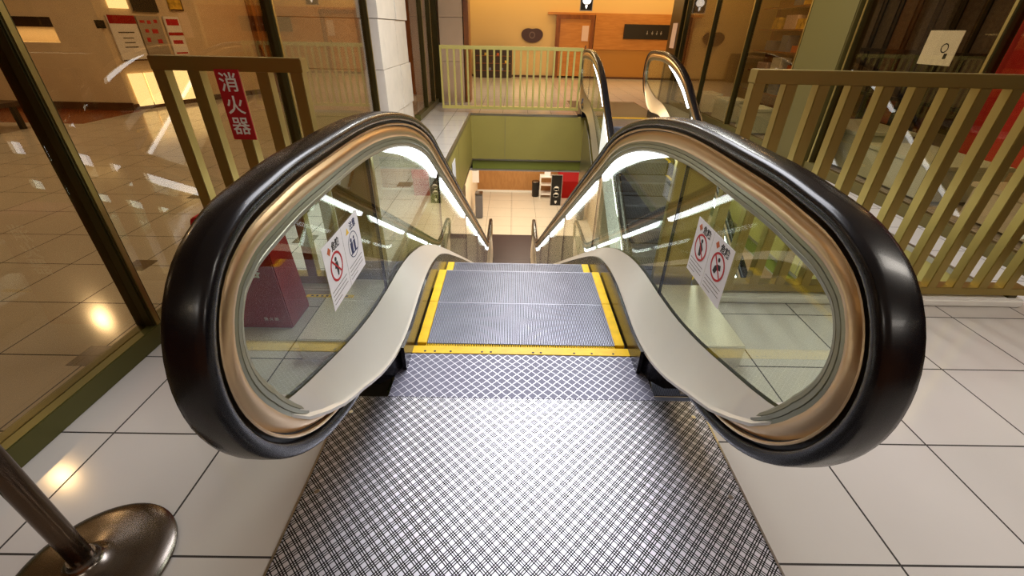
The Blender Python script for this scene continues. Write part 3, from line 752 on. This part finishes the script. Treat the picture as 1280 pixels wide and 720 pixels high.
notice(.652, 1, 1.395, 1.54, .605, .825, 'lean', 'white danger notice with small red ring on right glass, farther of that pair')
notice(.652, 1, 1.235, 1.392, .605, .825, 'object', 'white danger notice with red ring on right glass, nearer the black newel')

# ------------------------------------------------------------------ left shop hall
struct(bx('wall_left_hall', M['cream'], -12.5, -7.05, 8.5, 8.62, 0, 1.07))
mb = MB(); mb.box(-12.5, -7.05, 8.5, 8.62, 1.45, 3.0); mb.box(-7.86, -7.05, 8.5, 8.62, 1.07, 1.45); mb.box(-12.5, -9.3, 8.5, 8.62, 1.07, 1.45)
struct(mb.build('wall_left_hall_upper', M['cream']))
struct(bx('trim_10', M['tray'], -9.3, -7.86, 8.85, 8.95, 1.3, 3.0))
nb = MB(); nb.box(-9.3, -7.86, 8.62, 8.95, 1.05, 1.07); nb.box(-9.3, -7.86, 8.93, 8.95, 1.07, 1.32)
struct(nb.build('trim_11', M['cream']))
struct(bx('baseboard_left_hall', M['brown'], -12.5, -7.03, 8.47, 8.5, 0, .13))
A = Vector((-7.05, 8.5)); B = Vector((-6.2, 10.6)); U = (B-A).normalized(); ang = math.atan2(U[1], U[0])
hall = empty('wall_hall_side', (A[0], A[1], 0)); hall.rotation_euler = (0, 0, ang); struct(hall)
Lh = (B-A).length
bx('wall_panel', M['cream'], 0, Lh+1.6, .0, .12, 0, 3.0, hall)
bx('baseboard', M['brown'], 0, Lh+1.6, -.02, 0, 0, .10, hall)
struct(bx('floor_wood_strip', M['rust'], -12, -6.9, 7.2, 8.47, .0, .004))
def on_wall(name, s0, s1, z0, z1, mat, label, cat, d=.03, sub_=None, group=None):
    o = empty(name, (A[0]+U[0]*s0, A[1]+U[1]*s0, z0)); o.rotation_euler = (0, 0, ang)
    bx('board', mat, 0, s1-s0, -d-.012, -.012, 0, z1-z0, o)
    for (nm, a, b, c, e, m) in (sub_ or ()):
        w, h = s1-s0, z1-z0; bx(nm, m, a*w, b*w, -d-.016, -d-.012, c*h, e*h, o)
    tag(o, label, cat, group); return o
on_wall('glowing_board', .10, .34, .06, .60, M['warmglow'], 'glowing white panel low on the hall wall, nearest the cream corner', 'light panel')
on_wall('glowing_board', .37, .62, .06, .60, M['warmglow'], 'glowing white panel low on the hall wall, middle of three', 'light panel')
on_wall('glowing_board', .90, 1.20, .08, .62, M['warmglow'], 'glowing white panel low on the hall wall behind the left railing', 'light panel')
on_wall('menu_poster', .12, .55, .80, 1.50, M['paper'], 'framed white text poster under a maroon header in the left hall', 'poster',
        sub_=[('header', .0, 1, .82, 1., M['darkred']), ('text_line', .2, .8, .62, .645, M['slate']), ('text_line', .3, .7, .50, .52, M['slate']), ('text_line', .3, .7, .40, .42, M['slate']), ('text_line', .25, .75, .30, .32, M['slate']), ('poster_edge', 0, 1, 0, .03, M['brown'])])
on_wall('price_poster', .58, .98, .82, 1.50, M['greyframe'], 'grey poster with small red marks, between white and red posters', 'poster',
        sub_=[('red_mark', .1, .3, .84, .90, M['redink']), ('red_mark', .4, .55, .82, .90, M['redink']), ('red_mark', .7, .85, .84, .92, M['redink']), ('red_mark', .2, .35, .62, .70, M['redink']), ('red_mark', .5, .75, .60, .70, M['redink']), ('red_mark', .15, .3, .40, .5, M['redink']), ('red_mark', .6, .8, .36, .46, M['redink'])])
on_wall('red_print_poster', 1.06, 1.34, .86, 1.50, M['paper'], 'narrow white poster with red print in the left hall', 'poster',
        sub_=[('red_block', .1, .9, .78, .94, M['redink']), ('red_block', .0, 1, .52, .60, M['red']), ('red_block', .15, .8, .30, .40, M['redink']), ('red_block', .1, .9, .04, .08, M['redink'])])
on_wall('wall_screen', .60, 1.02, 1.56, 2.0, M['black'], 'dark screen at the top of the left hall wall', 'screen')
on_wall('framed_picture', 1.25, 1.5, 1.60, 1.90, M['yellowpic'], 'small yellow framed picture right of the dark screen', 'picture', sub_=[('picture_frame', 0, 1, 0, .08, M['brown']), ('picture_frame', .93, 1, 0, 1, M['brown'])])
on_wall('lit_screen', .22, .52, 1.60, 1.95, M['warmglow'], 'pale glowing board left of the dark screen in left hall', 'light panel')
on_wall('sign_strip', -.08, .05, 1.30, 1.42, M['black'], 'small black plate at the cream wall corner', 'plate')
cu = empty('drape_curtain', (-5.1, 11.2, 0)); n = 60; rings = []
for i in range(n+1):
    x = -1.1+2.3*i/n; y = .06*math.sin(i*1.3); rings.append([(x, y, .02), (x, y+.02, .02), (x, y+.02, 2.9), (x, y, 2.9)])
MB().loft(rings).build('curtain_cloth', M['curtain'], cu); bx('curtain_rod', M['olive_d'], -1.2, 1.3, -.02, .03, 2.9, 2.94, cu)
tag(cu, 'brown pleated curtain behind the left window posts', 'curtain')
struct(bx('wall_hall_far', M['wood_d'], -7, -1.75, 11.5, 11.6, 0, 3))
be = empty('low_bench', (-8.2, 6.55, 0)); bx('seat', M['tray'], -.9, .9, -.25, .25, .32, .38, be)
for a in (-.8, .8):
    for b in (-.2, .2): bx('leg', M['black'], a-.03, a+.03, b-.03, b+.03, 0, .32, be)
tag(be, 'dark low bench at the far left edge of the hall', 'bench')
for k, (x, y) in enumerate(((-2.79, 2.45), (-2.79, 1.98), (-2.8, 1.05), (-3.26, 1.52), (-2.33, 2.9))):
    pass
ins = MB()
for i, j in ((-8, 4), (-6, 5), (-7, 2), (-9, 7), (-5, 8), (-10, 3)):
    cx = 1.1465+T*i; cy = .71+T*j
    ins.box(cx-.075, cx+.075, cy-.075, cy+.075, 0, .002)
struct(ins.build('trim_12', M['insert']))
struct(bx('wall_left_end', M['cream'], -12.6, -12.5, -5, 8.6, 0, 3))
# far-left glass shop behind window_2: gold shelves
sh = empty('shelf_unit', (-3.6, 9.3, 0)); bx('shelf_back', M['gold'], -.1, -.05, -1.2, 1.9, 0, 2.6, sh)
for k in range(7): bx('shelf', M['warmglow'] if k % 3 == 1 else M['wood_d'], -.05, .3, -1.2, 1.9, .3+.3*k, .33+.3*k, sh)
tag(sh, 'golden shelf unit behind glass beyond the stone pillar', 'shelves')
o = empty('wall_disc', (-2.9, 10.9, 1.2)); mb = MB(); ring_on(mb, .001, .2, (0, 0), (0, 0, 0), (1, 0, 0), (0, 0, 1), .03); mb.build('disc', pmat('disc_brown', (110, 60, 44), .5), o); tag(o, 'round brown disc seen through glass left of far railing', 'ornament')

# ------------------------------------------------------------------ right shop
struct(bx('wall_right_shop', pmat('shop_brown', (96, 60, 34), .6), 7.4, 7.5, -3, 13, 0, 3))
struct(bx('wall_right_shop_inner', pmat('shop_cream', (196, 170, 140), .6), 5.4, 5.5, 2.0, 5.6, 0, 3))
struct(bx('wall_right_shop_far', M['gold'], 3.75, 7.4, 12.0, 12.1, 0, 3))
rk = empty('slatted_rack', (4.9, 6.2, 0))
for k in range(8):
    yy = -1.05+k*.30
    bx('slat', M['slate'], 0, .04, yy, yy+.2, .75, 2.5, rk); bx('upright', M['black'], -.02, .05, yy+.2, yy+.245, 0, 2.6, rk)
for z in (.72, 1.25, 1.9): bx('crossbar', M['black'], -.03, .0, -1.1, 1.35, z, z+.04, rk)
tag(rk, 'black rack with grey upright slats behind the right window', 'rack')
o = empty('round_mark_poster', (3.607, 4.25, 1.22)); bx('poster_sheet', M['paper'], 0, .004, -.17, .17, 0, .26, o)
mb = MB(); ring_on(mb, .028, .036, (.05, .13), (-.001, 0, 0), (0, -1, 0), (0, 0, 1), .001); mb.build('poster_ring', M['ink'], o); bx('poster_mark', M['ink'], -.002, 0, -.10, -.07, .05, .09, o)
tag(o, 'white poster with thin black circle on the right window', 'poster')
bn = empty('cloth_banner', (3.69, 3.16, .60)); n = 24; rings = []
for i in range(n+1):
    y = -.75+1.35*i/n; x = .012*math.sin(i*.9); rings.append([(x, y, 0), (x+.005, y, 0), (x+.005, y, 1.9), (x, y, 1.9)])
MB().loft(rings).build('banner_cloth', M['banner'], bn); 
mb = MB()
random.seed(11)
for k in range(7):
    cy, cz = random.uniform(-.55, .45), .25+.22*k
    pts = [(cy+.13*math.cos(a)*random.uniform(.5, 1.2), cz+.07*math.sin(a)*random.uniform(.5, 1.3)) for a in [2*PI*i/11 for i in range(11)]]
    poly_on(mb, [(-a, b) for a, b in pts], (-.016, 0, 0), (0, -1, 0), (0, 0, 1), .001)
mb.build('banner_mark', M['ink'], bn); bx('banner_pole', M['black'], .015, .035, -.01, .01, -.6, 1.95, bn)
tag(bn, 'red cloth banner with black brush marks behind the right railing', 'banner')
def counter(name, x, y, w, d, h, mat, label, cat, grp=None):
    o = empty(name, (x, y, 0)); bx('counter_body', mat, -w/2, w/2, -d/2, d/2, .03, h, o, bevel=.008); bx('counter_top', mat, -w/2-.02, w/2+.02, -d/2-.02, d/2+.02, h, h+.04, o, bevel=.005)
    tag(o, label, cat, grp); return o
counter('display_counter', 4.35, 5.75, .7, .9, .42, M['mint'], 'pale display counter behind the right railing near the green column', 'counter')
counter('display_counter', 4.35, 4.6, .7, 1.0, .34, M['mint'], 'lower pale display counter under the slatted rack', 'counter')
counter('display_counter', 4.4, 3.2, .7, 1.1, .30, M['white'], 'pale counter below the red banner behind right railing', 'counter')
counter('storage_box', 3.98, 9.7, .36, .5, .34, M['mint'], 'mint white lidded box in the far right window, farthest of three', 'box')
counter('storage_box', 3.98, 8.6, .38, .55, .36, M['mint'], 'mint white lidded box in the far right window, middle of three', 'box')
counter('storage_box', 3.98, 7.6, .36, .5, .36, M['mint'], 'mint white lidded box in the far right window, nearest the green column', 'box')
sh = empty('goods_shelf', (5.2, 8.2, 0)); bx('shelf_back', M['wood_d'], .3, .34, -2.0, 2.6, 0, 2.6, sh)
for k in range(6): bx('shelf', M['wood_d'], 0, .3, -2.0, 2.6, .35+.38*k, .38+.38*k, sh)
tag(sh, 'brown wooden goods shelf inside the far right shop', 'shelves')
random.seed(5)
for k in range(6):
    for j in range(9):
        if random.random() < .25: continue
        y = 6.35+j*.48+random.uniform(-.1, .1); w = random.uniform(.1, .2); h = random.uniform(.1, .28)
        m = random.choice(('orange', 'white', 'bluegrey', 'tray', 'yellowpic', 'pink', 'tray', 'gold'))
        it = bx('packaged_goods', M[m], 5.22, 5.42, y-w, y+w, .38+.38*k, .38+.38*k+h)
        tag(it, 'small package standing on the brown shelf in the right shop', 'goods', 'packages on the brown shop shelf')
o = empty('monitor_poster', (4.3, 6.95, .95)); bx('poster_board', M['bluegrey'], -.02, .02, -.28, .28, 0, .5, o); bx('stand_leg', M['black'], -.012, .012, -.02, .02, -.95, 0, o); bx('poster_highlight', M['white'], -.022, -.02, -.1, .12, .38, .42, o)
tag(o, 'blue grey picture board in the right shop window beside green column', 'poster')
o = empty('ornament_disc', (4.2, 6.55, 1.0)); mb = MB(); ring_on(mb, .001, .09, (0, 0), (0, 0, 0), (0, -1, 0), (0, 0, 1), .02); mb.build('disc', M['orange'], o); bx('stand_leg', M['brown'], .002, .018, -.01, .01, -1.0, -.05, o); tag(o, 'orange round ornament next to green column in shop', 'ornament')
o = empty('ornament_disc', (4.2, 6.3, 1.06)); mb = MB(); ring_on(mb, .001, .05, (0, 0), (0, 0, 0), (0, -1, 0), (0, 0, 1), .02); mb.build('disc', M['white'], o); bx('stand_leg', M['brown'], .002, .018, -.008, .008, -1.06, -.03, o); tag(o, 'small white round ornament right of the orange disc in shop', 'ornament')

# ------------------------------------------------------------------ enclosing room
struct(bx('ceiling', M['ceil'], -13, 9, -5, 17, 3.0, 3.05))
struct(bx('wall_back', pmat('back_wall_paint', (206, 128, 56), .6), -13, 9, -5, -4.9, 0, 3.0))
struct(bx('wall_right', M['cream'], 9, 9.1, -5, 17, 0, 3.0))

# ------------------------------------------------------------------ lights
def area(loc, sx, sy, power, col=(255, 238, 210), rot=(0, 0, 0), name='lamp', parent=None, spread=PI):
    l = bpy.data.lights.new(name, 'AREA'); l.shape = 'RECTANGLE'; l.size = sx; l.size_y = sy; l.energy = power; l.color = lin(col); l.spread = spread
    o = bpy.data.objects.new(name, l); COL.objects.link(o); o.location = loc; o.rotation_euler = rot
    if parent: o.parent = parent
    return o
def ceiling_light(x, y, sx, sy, power, col=(255, 246, 234), z=3.0, label='flat rectangular ceiling light over the escalator hall', grp='ceiling lights of the hall'):
    o = empty('ceiling_light', (x, y, z))
    bx('housing', M['white'], -sx/2-.03, sx/2+.03, -sy/2-.03, sy/2+.03, -.05, 0, o)
    area((0, 0, -.056), sx, sy, power, col, parent=o)
    tag(o, label, 'ceiling light', grp); return o
ceiling_light(.25, 3.5, 1.7, 2.6, 135, (248, 248, 255))
ceiling_light(2.6, .7, 1.6, .5, 36); ceiling_light(2.6, -2.0, 1.6, .5, 26)
ceiling_light(-1.6, -1.8, 1.6, .5, 18)
ceiling_light(.2, 6.6, 1.2, .5, 70, (250, 248, 240)); ceiling_light(2.2, 5.6, .5, 1.2, 50, (250, 250, 240))
ceiling_light(.3, 12.5, 2.0, .5, 110, (255, 224, 176)); ceiling_light(4.5, 13.5, 1.2, .5, 60, (255, 224, 176))
# cove light washing the far wall
cv = empty('cove_light', (2.4, 16.25, 2.85)); bx('housing', M['white'], -5, 5.2, -.05, .05, 0, .06, cv)
area((0, 0, -.01), 9.5, .08, 130, (255, 206, 120), (-.45, 0, 0), parent=cv); tag(cv, 'long warm cove light over the far golden wall', 'cove light')
# left hall
for i, (x, y) in enumerate(((-5.0, 3.0), (-7.0, 6.0), (-9.6, 5.0), (-4.6, 9.3), (-6.5, .5))):
    ceiling_light(x, y, .14, .14, (26, 40, 26, 34, 18)[i], (255, 222, 180), label='small warm downlight over the left shop hall', grp='downlights of the left hall')
area((-8.58, 8.78, 1.30), 1.3, .12, 3, (255, 220, 160), (0, 0, 0), name='niche_lamp')
# right shop
for x, y, p in ((4.6, 4.2, 10), (4.6, 8.0, 26), (6.4, 6.5, 12)):
    ceiling_light(x, y, .4, .4, p, (255, 214, 160), label='small warm downlight inside the right shop', grp='downlights of the right shop')
# lower floor
for x, y, p in ((.2, 13.5, 150), (.5, 16.3, 90), (4.5, 14, 60), (4.6, 4.0, 50), (-5, 8, 30)):
    ceiling_light(x, y, 1.2, .5, p, (255, 236, 206), z=-1.15, label='rectangular ceiling light of the lower floor', grp='ceiling lights of the lower floor')

w = bpy.data.worlds.new('world'); sc.world = w; w.use_nodes = True
w.node_tree.nodes['Background'].inputs[0].default_value = (*lin((255, 226, 190)), 1); w.node_tree.nodes['Background'].inputs[1].default_value = .05

# ------------------------------------------------------------------ camera
f, pit, rol, yaw = 537.33, .5420, .0219, .0085
def ray(px, py):
    x, y, z = (px-640)/f, -(py-360)/f, 1.
    c, s = math.cos(rol), math.sin(rol); x, y = x*c-y*s, x*s+y*c
    c, s = math.cos(pit), math.sin(pit); zz = y*c-z*s; ww = z*c+y*s
    c, s = math.cos(yaw), math.sin(yaw)
    return Vector((x*c+ww*s, -x*s+ww*c, zz))
fw = ray(640, 360).normalized(); rt = (ray(641, 360)-ray(640, 360)).normalized(); up = rt.cross(fw)
cam = bpy.data.cameras.new('camera'); cam.sensor_width = 36; cam.lens = f/1280*36; cam.clip_start = .02
co = bpy.data.objects.new('camera', cam); COL.objects.link(co)
co.matrix_world = Matrix.Translation((-.069, 0, 1.42)) @ Matrix((rt, up, -fw)).transposed().to_4x4()
sc.camera = co
sc.view_settings.view_transform = 'Standard'; sc.view_settings.look = 'None'; sc.view_settings.gamma = 1; sc.view_settings.use_curve_mapping = False
sc.view_settings.exposure = 0.0
sc.cycles.use_denoising = True; sc.cycles.denoising_prefilter = 'NONE'
sc.cycles.transparent_max_bounces = 32; sc.cycles.max_bounces = 10; sc.cycles.glossy_bounces = 5; sc.cycles.sample_clamp_indirect = 3
